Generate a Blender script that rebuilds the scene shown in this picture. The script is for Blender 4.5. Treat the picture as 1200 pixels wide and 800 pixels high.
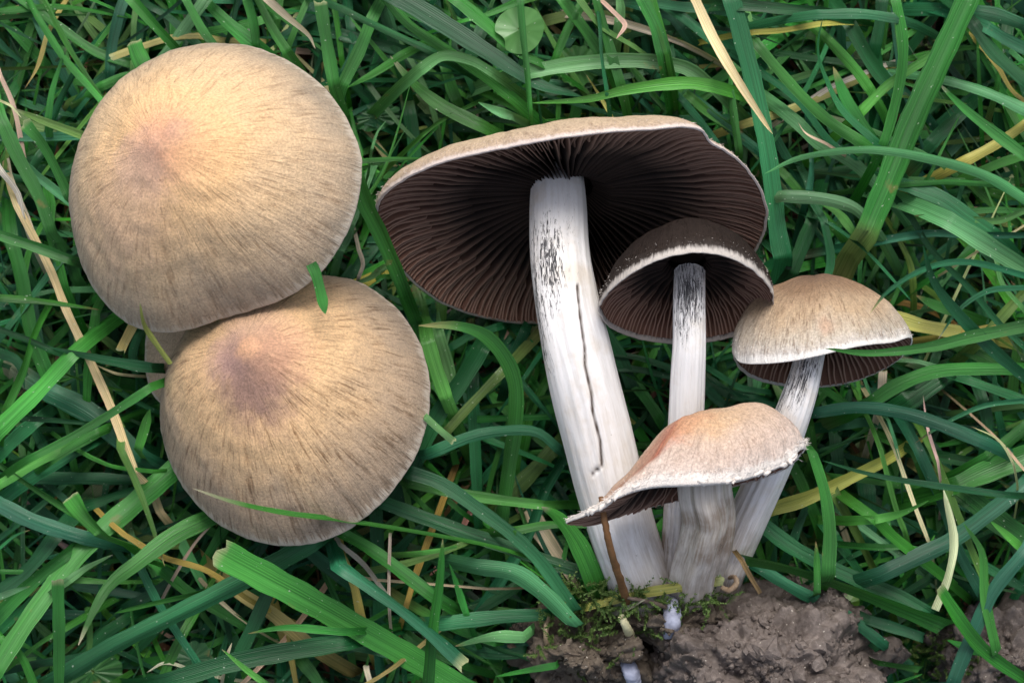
import bpy, math, random
import numpy as np
from mathutils import Vector, noise as mn

random.seed(7); rng = np.random.default_rng(11)
for o in list(bpy.data.objects): bpy.data.objects.remove(o)
scn = bpy.context.scene
COL = scn.collection

# ------------------------------------------------------------------ camera
K = 0.00015            # metres of lawn per photograph pixel (1200 px = 18 cm)
D = 0.50               # camera height above the soil
cam = bpy.data.cameras.new("camera"); cam.lens = 100.0; cam.sensor_width = 36.0
cam.clip_start = 0.01; cam.clip_end = 50.0
cam.dof.use_dof = True; cam.dof.focus_distance = D - 0.036; cam.dof.aperture_fstop = 32.0
co = bpy.data.objects.new("camera", cam); COL.objects.link(co)
co.location = (0, 0, D); scn.camera = co

# ------------------------------------------------------------------ light (overcast day)
SUN_EL, SUN_AZ = math.radians(50), math.radians(4)      # azimuth from +Y towards +X
w = bpy.data.worlds.new("World"); scn.world = w; w.use_nodes = True
nt = w.node_tree; nt.nodes.clear()
sky = nt.nodes.new('ShaderNodeTexSky'); sky.sky_type = 'NISHITA'; sky.sun_disc = False
sky.sun_elevation = SUN_EL; sky.sun_rotation = SUN_AZ; sky.dust_density = 4.0; sky.air_density = 1.0
hs = nt.nodes.new('ShaderNodeHueSaturation'); hs.inputs['Saturation'].default_value = 0.6
bg = nt.nodes.new('ShaderNodeBackground'); bg.inputs['Strength'].default_value = 0.12
wo = nt.nodes.new('ShaderNodeOutputWorld')
nt.links.new(sky.outputs[0], hs.inputs['Color']); nt.links.new(hs.outputs[0], bg.inputs['Color'])
nt.links.new(bg.outputs[0], wo.inputs['Surface'])
sl = bpy.data.lights.new("sun", 'SUN'); sl.energy = 1.5; sl.angle = math.radians(26); sl.color = (1.0, 0.97, 0.92)
so = bpy.data.objects.new("sun", sl); COL.objects.link(so)
sd = Vector((math.sin(SUN_AZ)*math.cos(SUN_EL), math.cos(SUN_AZ)*math.cos(SUN_EL), math.sin(SUN_EL)))
so.rotation_euler = (-sd).to_track_quat('-Z', 'Y').to_euler(); so.location = sd*2
vs = scn.view_settings; vs.view_transform = 'Standard'; vs.look = 'None'; vs.gamma = 1.0; vs.exposure = 0.70
vs.use_curve_mapping = False

# ------------------------------------------------------------------ helpers
def P(px, py, z=0.0):
    s = K*(D - z)/D
    return np.array([(px - 600)*s, (400 - py)*s, z])

def spline(pts, n, closed=False):
    p = np.asarray(pts, float); m = len(p)
    if closed:
        q = np.vstack([p[-1], p, p[0], p[1]]); segs = m
    else:
        q = np.vstack([2*p[0]-p[1], p, 2*p[-1]-p[-2]]); segs = m - 1
    tt = np.linspace(0, segs, n, endpoint=not closed)
    i = np.minimum(tt.astype(int), segs-1); f = (tt - i)[:, None]
    a, b, c, d = q[i], q[i+1], q[i+2], q[i+3]
    return 0.5*((2*b) + (-a+c)*f + (2*a-5*b+4*c-d)*f*f + (-a+3*b-3*c+d)*f**3)

def build(name, v, faces, mat, parent=None, base=None, vec=None, col=None, smooth=True):
    v = np.asarray(v, float)
    if base is not None: v = v - base
    me = bpy.data.meshes.new(name)
    me.from_pydata(v.tolist(), [], faces)
    if smooth: me.polygons.foreach_set('use_smooth', [True]*len(me.polygons))
    for k, a in (vec or {}).items():
        at = me.attributes.new(k, 'FLOAT_VECTOR', 'POINT'); at.data.foreach_set('vector', np.asarray(a, np.float32).ravel())
    for k, a in (col or {}).items():
        at = me.attributes.new(k, 'FLOAT_COLOR', 'POINT'); at.data.foreach_set('color', np.asarray(a, np.float32).ravel())
    me.materials.append(mat); me.update()
    o = bpy.data.objects.new(name, me); COL.objects.link(o)
    if parent is not None: o.parent = parent
    elif base is not None: o.location = base
    return o

def thing(name, base, label, cat, group=None):
    o = bpy.data.objects.new(name, None); COL.objects.link(o); o.location = base
    o.empty_display_size = 0.01
    return tag(o, label, cat, group)

def tag(o, label, cat, group=None, kind=None):
    o['label'] = label; o['category'] = cat
    if group: o['group'] = group
    if kind: o['kind'] = kind
    return o

def gridfaces(nr, nc, wrap=False, off=0):
    f = []
    for r in range(nr-1):
        for c in range(nc if wrap else nc-1):
            c2 = (c+1) % nc
            f.append((off+r*nc+c, off+r*nc+c2, off+(r+1)*nc+c2, off+(r+1)*nc+c))
    return f

def nz(v, s, seed=0.0): return mn.noise(Vector((v[0]*s+seed, v[1]*s+seed*1.7, v[2]*s-seed)))
def fbm(v, s, oct=4, seed=0.0): return mn.fractal(Vector((v[0]*s+seed, v[1]*s-seed, v[2]*s+seed)), 0.9, 2.1, oct)

# ------------------------------------------------------------------ materials
class NT:
    def __init__(s, name):
        s.m = bpy.data.materials.new(name); s.m.use_nodes = True
        s.t = s.m.node_tree; s.t.nodes.clear()
        s.out = s.n('ShaderNodeOutputMaterial'); s.p = s.n('ShaderNodeBsdfPrincipled')
        s.l(s.p.outputs[0], s.out.inputs['Surface'])
    def n(s, t, **k):
        x = s.t.nodes.new(t)
        for a, b in k.items(): setattr(x, a, b)
        return x
    def l(s, a, b): s.t.links.new(a, b)
    def put(s, inp, v):
        if hasattr(v, 'links') or isinstance(v, bpy.types.NodeSocket): s.l(v, inp)
        else: inp.default_value = v
    def attr(s, name): return s.n('ShaderNodeAttribute', attribute_name=name)
    def sep(s, v):
        x = s.n('ShaderNodeSeparateXYZ'); s.l(v, x.inputs[0]); return x.outputs
    def comb(s, a, b, c):
        x = s.n('ShaderNodeCombineXYZ')
        for i, q in enumerate((a, b, c)): s.put(x.inputs[i], q)
        return x.outputs[0]
    def math(s, op, a, b=0.0, clamp=False):
        x = s.n('ShaderNodeMath', operation=op, use_clamp=clamp); s.put(x.inputs[0], a); s.put(x.inputs[1], b); return x.outputs[0]
    def noise(s, vec, scale, detail=3, rough=0.55, dist=0.0):
        x = s.n('ShaderNodeTexNoise'); s.l(vec, x.inputs['Vector']); x.inputs['Scale'].default_value = scale
        x.inputs['Detail'].default_value = detail; x.inputs['Roughness'].default_value = rough; x.inputs['Distortion'].default_value = dist
        return x.outputs['Fac']
    def ramp(s, fac, stops, interp='LINEAR'):
        x = s.n('ShaderNodeValToRGB'); s.l(fac, x.inputs[0]); e = x.color_ramp.elements; x.color_ramp.interpolation = interp
        while len(e) < len(stops): e.new(0.5)
        for el, (p, c) in zip(e, stops):
            el.position = p; el.color = (c, c, c, 1) if isinstance(c, (int, float)) else (*c, 1)
        return x.outputs[0]
    def mix(s, fac, a, b, mode='MIX'):
        x = s.n('ShaderNodeMix', data_type='RGBA', blend_type=mode); s.put(x.inputs['Factor'], fac)
        for i, v in ((6, a), (7, b)):
            if isinstance(v, tuple): v = (*v, 1) if len(v) == 3 else v
            s.put(x.inputs[i], v)
        return x.outputs[2]
    def bump(s, h, strength, dist, normal=None):
        x = s.n('ShaderNodeBump'); s.l(h, x.inputs['Height']); x.inputs['Strength'].default_value = strength; x.inputs['Distance'].default_value = dist
        if normal: s.l(normal, x.inputs['Normal'])
        return x.outputs[0]
    def objc(s): return s.n('ShaderNodeTexCoord').outputs['Object']

def mat_blade():
    s = NT('grass_leaf'); a = s.attr('bl'); x, y, r = s.sep(a.outputs['Vector'])
    c = s.attr('col').outputs['Color']
    ax = s.math('ABSOLUTE', x)
    vein = s.noise(s.comb(s.math('MULTIPLY', x, 11.0), s.math('MULTIPLY', y, 25.0), s.math('MULTIPLY', r, 91.0)), 1.0, 2)
    blot = s.noise(s.comb(x, s.math('MULTIPLY', y, 130.0), s.math('MULTIPLY', r, 57.0)), 1.0, 3)
    c = s.mix(s.ramp(vein, [(0.35, 0.0), (0.65, 1.0)]), s.mix(1.0, c, (0.68, 0.74, 0.66), 'MULTIPLY'), s.mix(1.0, c, (1.30, 1.24, 1.30), 'MULTIPLY'))
    c = s.mix(s.ramp(blot, [(0.35, 0.0), (0.75, 0.5)]), c, s.mix(1.0, c, (1.25, 1.15, 1.05), 'MULTIPLY'))
    rib = s.ramp(ax, [(0.0, 1.0), (0.10, 0.0)])
    c = s.mix(s.math('MULTIPLY', rib, 0.35), c, s.mix(1.0, c, (0.55, 0.62, 0.55), 'MULTIPLY'))
    g = s.n('ShaderNodeNewGeometry').outputs['Position']
    spk = s.ramp(s.noise(g, 1500.0, 1), [(0.745, 0.0), (0.78, 1.0)])
    c = s.mix(s.math('MULTIPLY', spk, 0.5), c, (0.55, 0.6, 0.5))
    brn = s.ramp(s.noise(g, 210.0, 3), [(0.70, 0.0), (0.78, 0.7)])
    c = s.mix(brn, c, (0.20, 0.15, 0.05))
    s.l(c, s.p.inputs['Base Color']); s.l(s.math('ADD', 0.22, s.math('MULTIPLY', blot, 0.34)), s.p.inputs['Roughness'])
    s.p.inputs['Specular IOR Level'].default_value = 0.42
    wv = s.n('ShaderNodeMath', operation='SINE'); s.put(wv.inputs[0], s.math('ADD', s.math('MULTIPLY', x, 34.0), s.math('MULTIPLY', vein, 6.0)))
    h = s.math('ADD', s.math('MULTIPLY', wv.outputs[0], 0.10), vein)
    b = s.bump(h, 0.85, 0.00015); s.l(b, s.p.inputs['Normal'])
    tr = s.n('ShaderNodeBsdfTranslucent'); s.l(s.mix(1.0, c, (1.1, 1.3, 0.5), 'MULTIPLY'), tr.inputs['Color'])
    mx = s.n('ShaderNodeMixShader'); mx.inputs[0].default_value = 0.16
    s.l(s.p.outputs[0], mx.inputs[1]); s.l(tr.outputs[0], mx.inputs[2]); s.l(mx.outputs[0], s.out.inputs['Surface'])
    return s.m

def mat_cap(name, stops, streak, patch=None, edge=(0.62, 0.57, 0.50), speck=0.5, edge0=0.955, wrinkle=0.8, sheen=0.06, efuzz=0.16, emix=0.75, spec=0.2):
    """stops: colour along the radius; patch: list of (x, y, radius, colour, strength) in the polar disc (x right, y up, rim = 1)"""
    s = NT(name); pol = s.attr('pol').outputs['Vector']; ca, sa, rho = s.sep(pol)
    u = s.math('MULTIPLY', ca, rho); v = s.math('MULTIPLY', sa, rho)
    oc = s.comb(u, v, 0.0)
    big = s.noise(oc, 2.6, 4, 0.6); med = s.noise(oc, 9.0, 4, 0.6)
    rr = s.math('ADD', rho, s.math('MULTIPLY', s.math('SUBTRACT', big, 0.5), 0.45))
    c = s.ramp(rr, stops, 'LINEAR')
    for (qx, qy, qr, qc, qs) in (patch or []):
        d = s.n('ShaderNodeVectorMath', operation='DISTANCE'); s.l(oc, d.inputs[0]); d.inputs[1].default_value = (qx, qy, 0)
        dd = s.math('ADD', s.math('DIVIDE', d.outputs['Value'], qr), s.math('MULTIPLY', s.math('SUBTRACT', med, 0.5), 0.9))
        f = s.ramp(dd, [(0.25, qs), (1.0, 0.0)], 'EASE'); c = s.mix(f, c, qc)
    # radial fibrils, broken along the radius
    st1 = s.noise(s.comb(s.math('MULTIPLY', ca, 19.0), s.math('MULTIPLY', sa, 19.0), s.math('MULTIPLY', rho, 6.0)), 1.0, 4, 0.65, 0.5)
    st2 = s.noise(s.comb(s.math('MULTIPLY', ca, 44.0), s.math('MULTIPLY', sa, 44.0), s.math('MULTIPLY', rho, 12.0)), 1.0, 3, 0.6, 0.4)
    st = s.math('ADD', s.math('MULTIPLY', st1, 0.55), s.math('MULTIPLY', st2, 0.45))
    amp = s.math('MULTIPLY', s.math('MULTIPLY', s.ramp(rho, [(0.10, 0.15), (0.40, 1.0)]), s.ramp(s.noise(oc, 4.5, 3, 0.6), [(0.33, 0.40), (0.60, 1.0)])), streak)
    dark = s.math('MULTIPLY', s.ramp(st, [(0.36, 1.0), (0.50, 0.0)]), amp)
    c = s.mix(dark, c, s.mix(1.0, c, (0.40, 0.34, 0.29), 'MULTIPLY'))
    lite = s.math('MULTIPLY', s.ramp(st, [(0.52, 0.0), (0.68, 1.0)]), amp)
    c = s.mix(s.math('MULTIPLY', lite, 0.5), c, s.mix(1.0, c, (1.25, 1.22, 1.18), 'MULTIPLY'))
    g = s.n('ShaderNodeNewGeometry').outputs['Position']
    felt = s.noise(g, 2600.0, 3, 0.75)
    c = s.mix(speck, c, s.mix(1.0, c, s.ramp(felt, [(0.30, 0.45), (0.5, 1.0), (0.72, 1.65)]), 'MULTIPLY'))
    dots = s.ramp(s.noise(g, 900.0, 2), [(0.73, 0.0), (0.77, 0.6)])
    c = s.mix(dots, c, s.mix(1.0, c, (0.45, 0.38, 0.35), 'MULTIPLY'))
    er = s.math('ADD', rho, s.math('MULTIPLY', s.math('SUBTRACT', st, 0.5), efuzz))
    ef = s.ramp(er, [(edge0, 0.0), (min(edge0+0.045, 0.999), 1.0)])
    c = s.mix(s.math('MULTIPLY', ef, emix), c, edge)
    s.l(c, s.p.inputs['Base Color']); s.p.inputs['Roughness'].default_value = 0.85
    s.p.inputs['Specular IOR Level'].default_value = spec
    s.p.inputs['Sheen Weight'].default_value = sheen; s.p.inputs['Sheen Roughness'].default_value = 0.6
    b = s.bump(st, wrinkle, 0.0006); b = s.bump(felt, 0.55, 0.00025, b); s.l(b, s.p.inputs['Normal'])
    return s.m

def mat_stem(name, base, streakc, streak=0.6):
    s = NT(name); a = s.attr('st').outputs['Vector']; ca, sa, l = s.sep(a)
    mk = s.attr('mk').outputs['Vector']; sp, cr, di = s.sep(mk)
    f1 = s.noise(s.comb(s.math('MULTIPLY', ca, 5.5), s.math('MULTIPLY', sa, 5.5), s.math('MULTIPLY', l, 110.0)), 1.0, 4, 0.65, 0.3)
    f2 = s.noise(s.comb(s.math('MULTIPLY', ca, 16.0), s.math('MULTIPLY', sa, 16.0), s.math('MULTIPLY', l, 260.0)), 1.0, 3, 0.6, 0.3)
    f = s.math('ADD', s.math('MULTIPLY', f1, 0.5), s.math('MULTIPLY', f2, 0.5))
    f3 = s.noise(s.comb(s.math('MULTIPLY', ca, 11.0), s.math('MULTIPLY', sa, 11.0), s.math('MULTIPLY', l, 420.0)), 1.0, 5, 0.75, 1.2)
    c = s.mix(s.math('MULTIPLY', s.ramp(f, [(0.34, 1.0), (0.55, 0.0)]), streak), base, streakc)
    g = s.n('ShaderNodeNewGeometry').outputs['Position']
    bl = s.noise(g, 160.0, 4, 0.6)
    c = s.mix(s.ramp(bl, [(0.50, 0.0), (0.72, 0.55)]), c, (0.58, 0.49, 0.38))
    df = s.math('MULTIPLY', s.ramp(s.math('ADD', s.math('MULTIPLY', f, 0.6), s.math('MULTIPLY', bl, 0.6)), [(0.5, 1.0), (0.72, 0.1)]), di)
    c = s.mix(df, c, (0.23, 0.165, 0.115))
    th = s.math('SUBTRACT', s.math('ADD', s.math('MULTIPLY', sp, 0.62), s.math('MULTIPLY', s.math('SUBTRACT', f3, 0.5), 4.2)), 0.46)
    blk = s.ramp(th, [(0.0, 0.0), (0.25, 0.95)])
    blk = s.math('MULTIPLY', blk, s.ramp(sp, [(0.15, 0.0), (0.5, 1.0)]))
    c = s.mix(blk, c, (0.013, 0.012, 0.016))
    c = s.mix(cr, c, (0.06, 0.04, 0.03))
    spk = s.ramp(s.noise(g, 700.0, 2), [(0.74, 0.0), (0.78, 0.6)])
    c = s.mix(spk, c, (0.16, 0.12, 0.10))
    s.l(c, s.p.inputs['Base Color']); s.p.inputs['Roughness'].default_value = 0.62; s.p.inputs['Specular IOR Level'].default_value = 0.35
    b = s.bump(f, 0.32, 0.0003); b = s.bump(s.noise(g, 2200.0, 2), 0.25, 0.0001, b); s.l(b, s.p.inputs['Normal'])
    return s.m

def mat_gill():
    s = NT('gill_brown'); a = s.attr('gl').outputs['Vector']; e, rho, r = s.sep(a)
    g = s.n('ShaderNodeNewGeometry').outputs['Position']
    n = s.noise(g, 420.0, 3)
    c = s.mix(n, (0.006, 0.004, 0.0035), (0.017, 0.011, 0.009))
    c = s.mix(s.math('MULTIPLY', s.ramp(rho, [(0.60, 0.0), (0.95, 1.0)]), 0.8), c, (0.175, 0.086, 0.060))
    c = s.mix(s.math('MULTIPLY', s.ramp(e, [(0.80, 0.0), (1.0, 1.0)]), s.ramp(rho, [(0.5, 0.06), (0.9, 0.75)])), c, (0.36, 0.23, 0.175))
    s.l(c, s.p.inputs['Base Color']); s.p.inputs['Roughness'].default_value = 0.8; s.p.inputs['Specular IOR Level'].default_value = 0.2
    s.l(s.bump(s.noise(g, 1800.0, 2), 0.5, 0.0002), s.p.inputs['Normal'])
    return s.m

def mat_soil(name, c0, c1, c2, wet=0.75):
    s = NT(name); g = s.objc()
    n1 = s.noise(g, 120.0, 6, 0.7); n2 = s.noise(g, 900.0, 5, 0.75)
    c = s.mix(s.ramp(n1, [(0.35, 0.0), (0.65, 1.0)]), c0, c1)
    c = s.mix(s.ramp(n2, [(0.50, 0.0), (0.74, 0.85)]), c, c2)
    c = s.mix(s.ramp(n2, [(0.28, 0.8), (0.42, 0.0)]), c, (0.03, 0.022, 0.017))
    gr = s.ramp(s.noise(g, 1700.0, 1), [(0.73, 0.0), (0.77, 0.8)]); c = s.mix(gr, c, (0.5, 0.46, 0.40))
    s.l(c, s.p.inputs['Base Color']); s.p.inputs['Roughness'].default_value = wet
    b = s.bump(n2, 0.8, 0.0005); s.l(b, s.p.inputs['Normal'])
    return s.m

def mat_plain(name, c, c2, rough=0.7, sc=400.0, bmp=0.4):
    s = NT(name); g = s.n('ShaderNodeNewGeometry').outputs['Position']; n = s.noise(g, sc, 4, 0.65)
    s.l(s.mix(s.ramp(n, [(0.32, 0.0), (0.68, 1.0)]), c, c2), s.p.inputs['Base Color']); s.p.inputs['Roughness'].default_value = rough
    s.p.inputs['Specular IOR Level'].default_value = 0.3
    s.l(s.bump(n, bmp, 0.0003), s.p.inputs['Normal'])
    return s.m

M_BLADE = mat_blade(); M_GILL = mat_gill()
M_GROUND = mat_soil('lawn_soil', (0.024, 0.018, 0.012), (0.045, 0.034, 0.024), (0.08, 0.062, 0.045), 0.9)
M_CLUMP = mat_soil('clod_soil', (0.070, 0.054, 0.046), (0.130, 0.104, 0.092), (0.25, 0.208, 0.185), 0.6)
M_DARKSOIL = mat_soil('root_soil', (0.060, 0.046, 0.034), (0.11, 0.085, 0.062), (0.17, 0.14, 0.105), 0.85)
M_MOSS = mat_plain('moss_green', (0.045, 0.10, 0.018), (0.13, 0.20, 0.05), 0.6, 700.0)
M_ROOT = mat_plain('rust_root', (0.13, 0.060, 0.022), (0.24, 0.12, 0.05), 0.55, 600.0)
M_TWIG = mat_plain('dark_twig', (0.06, 0.045, 0.035), (0.13, 0.10, 0.08), 0.75, 600.0)
M_MYC = mat_plain('mycelium_white', (0.20, 0.21, 0.28), (0.50, 0.53, 0.66), 0.6, 330.0)
M_LEAF = None

# ------------------------------------------------------------------ ground
n = 161
q = np.linspace(-1, 1, n); q = np.sign(q)*(0.35*np.abs(q) + 3.65*np.abs(q)**6)
gx, gy = np.meshgrid(q, q)
gv = np.stack([gx.ravel(), gy.ravel(), np.zeros(n*n)], 1)
for i in range(n*n):
    if abs(gv[i, 0]) < 0.5 and abs(gv[i, 1]) < 0.5:
        gv[i, 2] = 0.003*fbm(gv[i], 60, 4) - 0.003
    else: gv[i, 2] = -0.003
g = build('ground', gv, gridfaces(n, n), M_GROUND); g['kind'] = 'structure'

# ------------------------------------------------------------------ mushrooms
def rim3(pts, zc, zs=0.0, grad=None, center=None, rot=0.0):
    """rim trace -> world points. zs: half depth of the tilted rim (first point = left end, then over the near arc); grad: plane"""
    out = []
    for i, (x, y) in enumerate(pts):
        if grad is not None: z = zc + K*(grad[0]*(x-center[0]) + grad[1]*(center[1]-y))
        else: z = zc + zs*math.sin(math.pi - 2*math.pi*i/len(pts) + rot)
        out.append(P(x, y, z))
    return np.array(out)

def cap(root, base, rim, apex, mat, p=1.6, umbo=0.0, umbo_r=0.2, seed=0.0, lump=0.0006, ragged=0.0, ngill=0, gdepth=0.003,
        stem_r=0.17, thick=0.80, NT_=180, NU=70, gthk=0.00022, lip=1.0, prof=None, hairs=500, hairlen=0.0007):
    R = spline(rim, NT_, True); C = R.mean(0); A = np.asarray(apex) - C; Al = np.linalg.norm(A)
    th = np.array([math.atan2(r[1]-C[1], r[0]-C[0]) if ngill == 0 else math.pi - 2*math.pi*i/NT_ for i, r in enumerate(R)])
    pf = p if callable(p) else (lambda t: p)
    ps = np.array([pf(t) for t in th])
    eta = (lambda rho, t, pp: max(1-rho*rho, 0)**(pp/2)) if prof is None else (lambda rho, t, pp: prof(rho, t, max(1-rho*rho, 0)**(pp/2)))
    lw = lip*(0.25 + 0.75*np.clip(np.sin(th)+0.3, 0, 1)) if ngill else np.full(NT_, lip)
    if ragged:
        for i in range(NT_):
            R[i] += (R[i]-C)*(ragged*(nz((math.cos(th[i])*9, math.sin(th[i])*9, 0), 1.0, seed) + 0.7*nz((math.cos(th[i])*26, math.sin(th[i])*26, 0), 1.0, seed+3)))
    rows = []; pol = []
    uu = np.linspace(0.0, 1.0, NU)**0.85
    for u in uu:
        rho = math.sin(u*math.pi/2); et = np.array([eta(rho, t_, p_) for t_, p_ in zip(th, ps)])
        et = et + umbo*math.exp(-(rho/umbo_r)**2)
        rows.append(C + (R-C)*rho + A[None]*et[:, None]); pol.append(np.stack([np.cos(th), np.sin(th), np.full(NT_, u if ngill else rho)], 1))
    if umbo:
        pass
    for (rho, et) in ((1.004, -0.018), (1.0, -0.034), (0.988, -0.030)):
        rows.append(C + (R-C)*rho + A[None]*(et*lw)[:, None]); pol.append(np.stack([np.cos(th), np.sin(th), np.full(NT_, 1.05)], 1))
    V = np.concatenate(rows); PL = np.concatenate(pol)
    # soft lumps of the flesh
    cen = C - A*0.5
    for i in range(len(V)):
        d = V[i]-cen; d /= np.linalg.norm(d)
        V[i] = V[i] + d*lump*(1-0.85*min(PL[i, 2], 1)**3)*(fbm(V[i], 75, 3, seed) + 0.25*nz(V[i], 400, seed))
    o = build('cap', V, gridfaces(len(rows), NT_, True), mat, root, base, vec={'pol': PL})
    # underside flesh
    ein = lambda rho, t_, pp: thick*eta(rho, t_, pp) - 0.040
    rr = np.linspace(0.990, 0.0, 22); rows = []; gl = []
    for rho in rr:
        et = np.array([ein(rho, t_, q_) for t_, q_ in zip(th, ps)]); rows.append(C + (R-C)*rho + A[None]*et[:, None])
        gl.append(np.tile([0.0, rho, 0.5], (NT_, 1)))
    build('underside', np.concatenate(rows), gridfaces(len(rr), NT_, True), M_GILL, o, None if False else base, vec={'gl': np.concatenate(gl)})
    # gills
    S = 12
    for gi in range(ngill):
        f = (gi + 0.25*random.uniform(-1, 1))/ngill*NT_
        kind = gi % 4
        r0 = stem_r if kind == 0 else (0.40 + random.uniform(-.05, .05) if kind == 2 else 0.66 + random.uniform(-.06, .06))
        sk = random.uniform(-1, 1)*0.6; sk2 = random.uniform(-1, 1)
        vv = []; at = []; rnd = random.random()
        for j in range(S):
            t = j/(S-1); rho = r0 + (0.984-r0)*t
            fi = f + (sk*math.sin(t*3.1) + 0.5*sk2*math.sin(t*6+sk*3))*0.55 + 5.0*(1-t)*t*nz((math.cos(f/NT_*6.283)*2.2, math.sin(f/NT_*6.283)*2.2, t*2.2), 1.0, seed)
            i0 = int(math.floor(fi)) % NT_; i1 = (i0+1) % NT_; ff = fi - math.floor(fi)
            r_ = R[i0]*(1-ff) + R[i1]*ff; pp = ps[i0]
            tang = R[i1]-R[i0]; tang = tang/np.linalg.norm(tang)
            top = C + (r_-C)*rho + A*(ein(rho, th[i0], pp)+0.004)
            dmax = gdepth*(0.9 + 0.12*rnd)*(1.0 if kind == 0 else 0.82)
            dep = dmax*min(1.0, (1-rho)/0.38+0.12)**0.8*(min(1.0, t/0.25+0.25) if kind else min(1.0, t/0.12+0.55))
            bot = top - A/Al*dep
            hw = gthk*(1.0 + 0.6*rho)
            vv += [top - tang*hw, bot - tang*hw*0.35, bot + tang*hw*0.35, top + tang*hw]
            at += [[0, rho, rnd], [1, rho, rnd], [1, rho, rnd], [0, rho, rnd]]
        fc = []
        for j in range(S-1):
            for k in range(3):
                fc.append((j*4+k, j*4+k+1, j*4+4+k+1, j*4+4+k))
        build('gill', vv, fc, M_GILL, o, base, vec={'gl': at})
    # fine fibrils standing out from the margin
    if hairs:
        vv = []; fc = []; at = []
        for h in range(hairs):
            i = random.randrange(NT_); rho = random.uniform(0.965, 1.0); et = eta(rho, th[i], ps[i])
            b0 = C + (R[i]-C)*rho + A*et
            b0 = b0 + (b0-cen)/np.linalg.norm(b0-cen)*0.0001
            d = (R[i]-C)/np.linalg.norm(R[i]-C)*0.9 - A/Al*random.uniform(-0.3, 0.7) + rng.normal(0, 0.35, 3)
            L = hairlen*random.uniform(0.4, 1.2); s_ = np.cross(d, [0, 0, 1.0]); s_ = s_/np.linalg.norm(s_)*0.00004
            k = len(vv); vv += [b0-s_, b0+s_, b0+d*L*0.6+s_*0.6, b0+d*L]; fc += [(k, k+1, k+2), (k, k+2, k+3)]
            at += [[math.cos(th[i]), math.sin(th[i]), 1.05]]*4
        hf = build('fibrils', vv, fc, mat, o, base, vec={'pol': at}); hf['kind'] = 'stuff'
    return o, R, C, A

def stem(root, base, path, mat, marks=(), dirt=None, crack=None, seed=0.0, NS=170, NA=144, ridge=0.0002, flute=0.0, name='stem'):
    """path: (px, py, z, width px). marks: (t, theta, st, sth, strength) ink smudges; crack: list of (t, theta) polyline"""
    pts = np.array([np.append(P(x, y, z), w_*K*0.5*(D-z)/D) for x, y, z, w_ in path])
    q = spline(pts, NS); c = q[:, :3]; r = q[:, 3]
    T = np.gradient(c, axis=0); T /= np.linalg.norm(T, axis=1)[:, None]
    side = np.cross(T, np.array([0, 0, 1.0])); side /= np.linalg.norm(side, axis=1)[:, None]; up = np.cross(side, T)
    s = np.concatenate([[0], np.cumsum(np.linalg.norm(np.diff(c, axis=0), axis=1))]); tl = np.linspace(0, 1, NS)
    th = np.linspace(0, 2*math.pi, NA, endpoint=False)
    V = np.zeros((NS, NA, 3)); ST = np.zeros((NS, NA, 3)); MK = np.zeros((NS, NA, 3))
    ct, sn = np.cos(th), np.sin(th)
    if crack is not None:
        ck = np.array(crack)
    for i in range(NS):
        for j in range(NA):
            rr = r[i]*(1 + 0.05*nz((ct[j]*1.2, sn[j]*1.2, s[i]*70), 1.0, seed))
            rr += ridge*nz((ct[j]*5, sn[j]*5, s[i]*60), 1.0, seed+5) + flute*nz((ct[j]*2.6, sn[j]*2.6, s[i]*25), 1.0, seed+9)
            cv = 0.0
            if crack is not None:
                x = tl[i]; y = th[j]
                best = 9
                for a, b in zip(ck[:-1], ck[1:]):
                    A_ = np.array([a[0]*s[-1], a[1]*r[i]]); B_ = np.array([b[0]*s[-1], b[1]*r[i]]); Q = np.array([x*s[-1], y*r[i]])
                    ab = B_-A_; f = min(1, max(0, np.dot(Q-A_, ab)/np.dot(ab, ab)))
                    wv_ = 0.00012*nz((x*60, 1, 2), 1.0)
                    best = min(best, np.linalg.norm(Q-A_-ab*f)+wv_)
                cv = max(0.0, 1 - best/0.00034); rr -= 0.0006*cv
            V[i, j] = c[i] + (-side[i]*ct[j] + up[i]*sn[j])*rr
            sp = 0.0
            for (mt, mth, st_, sth, k) in marks:
                dth = (th[j]-mth+math.pi) % (2*math.pi)-math.pi
                sp = max(sp, k*math.exp(-((tl[i]-mt)/st_)**2-(dth/sth)**2))
            MK[i, j] = (sp, min(1, cv*1.3), dirt(tl[i]) if dirt else 0)
            ST[i, j] = (ct[j], sn[j], s[i]+seed)
    F = gridfaces(NS, NA, True)
    F.append(tuple(range(NA))); F.append(tuple(range((NS-1)*NA, NS*NA)))
    o = build(name, V.reshape(-1, 3), F, mat, root, base, vec={'st': ST.reshape(-1, 3), 'mk': MK.reshape(-1, 3)})
    return o

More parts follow.
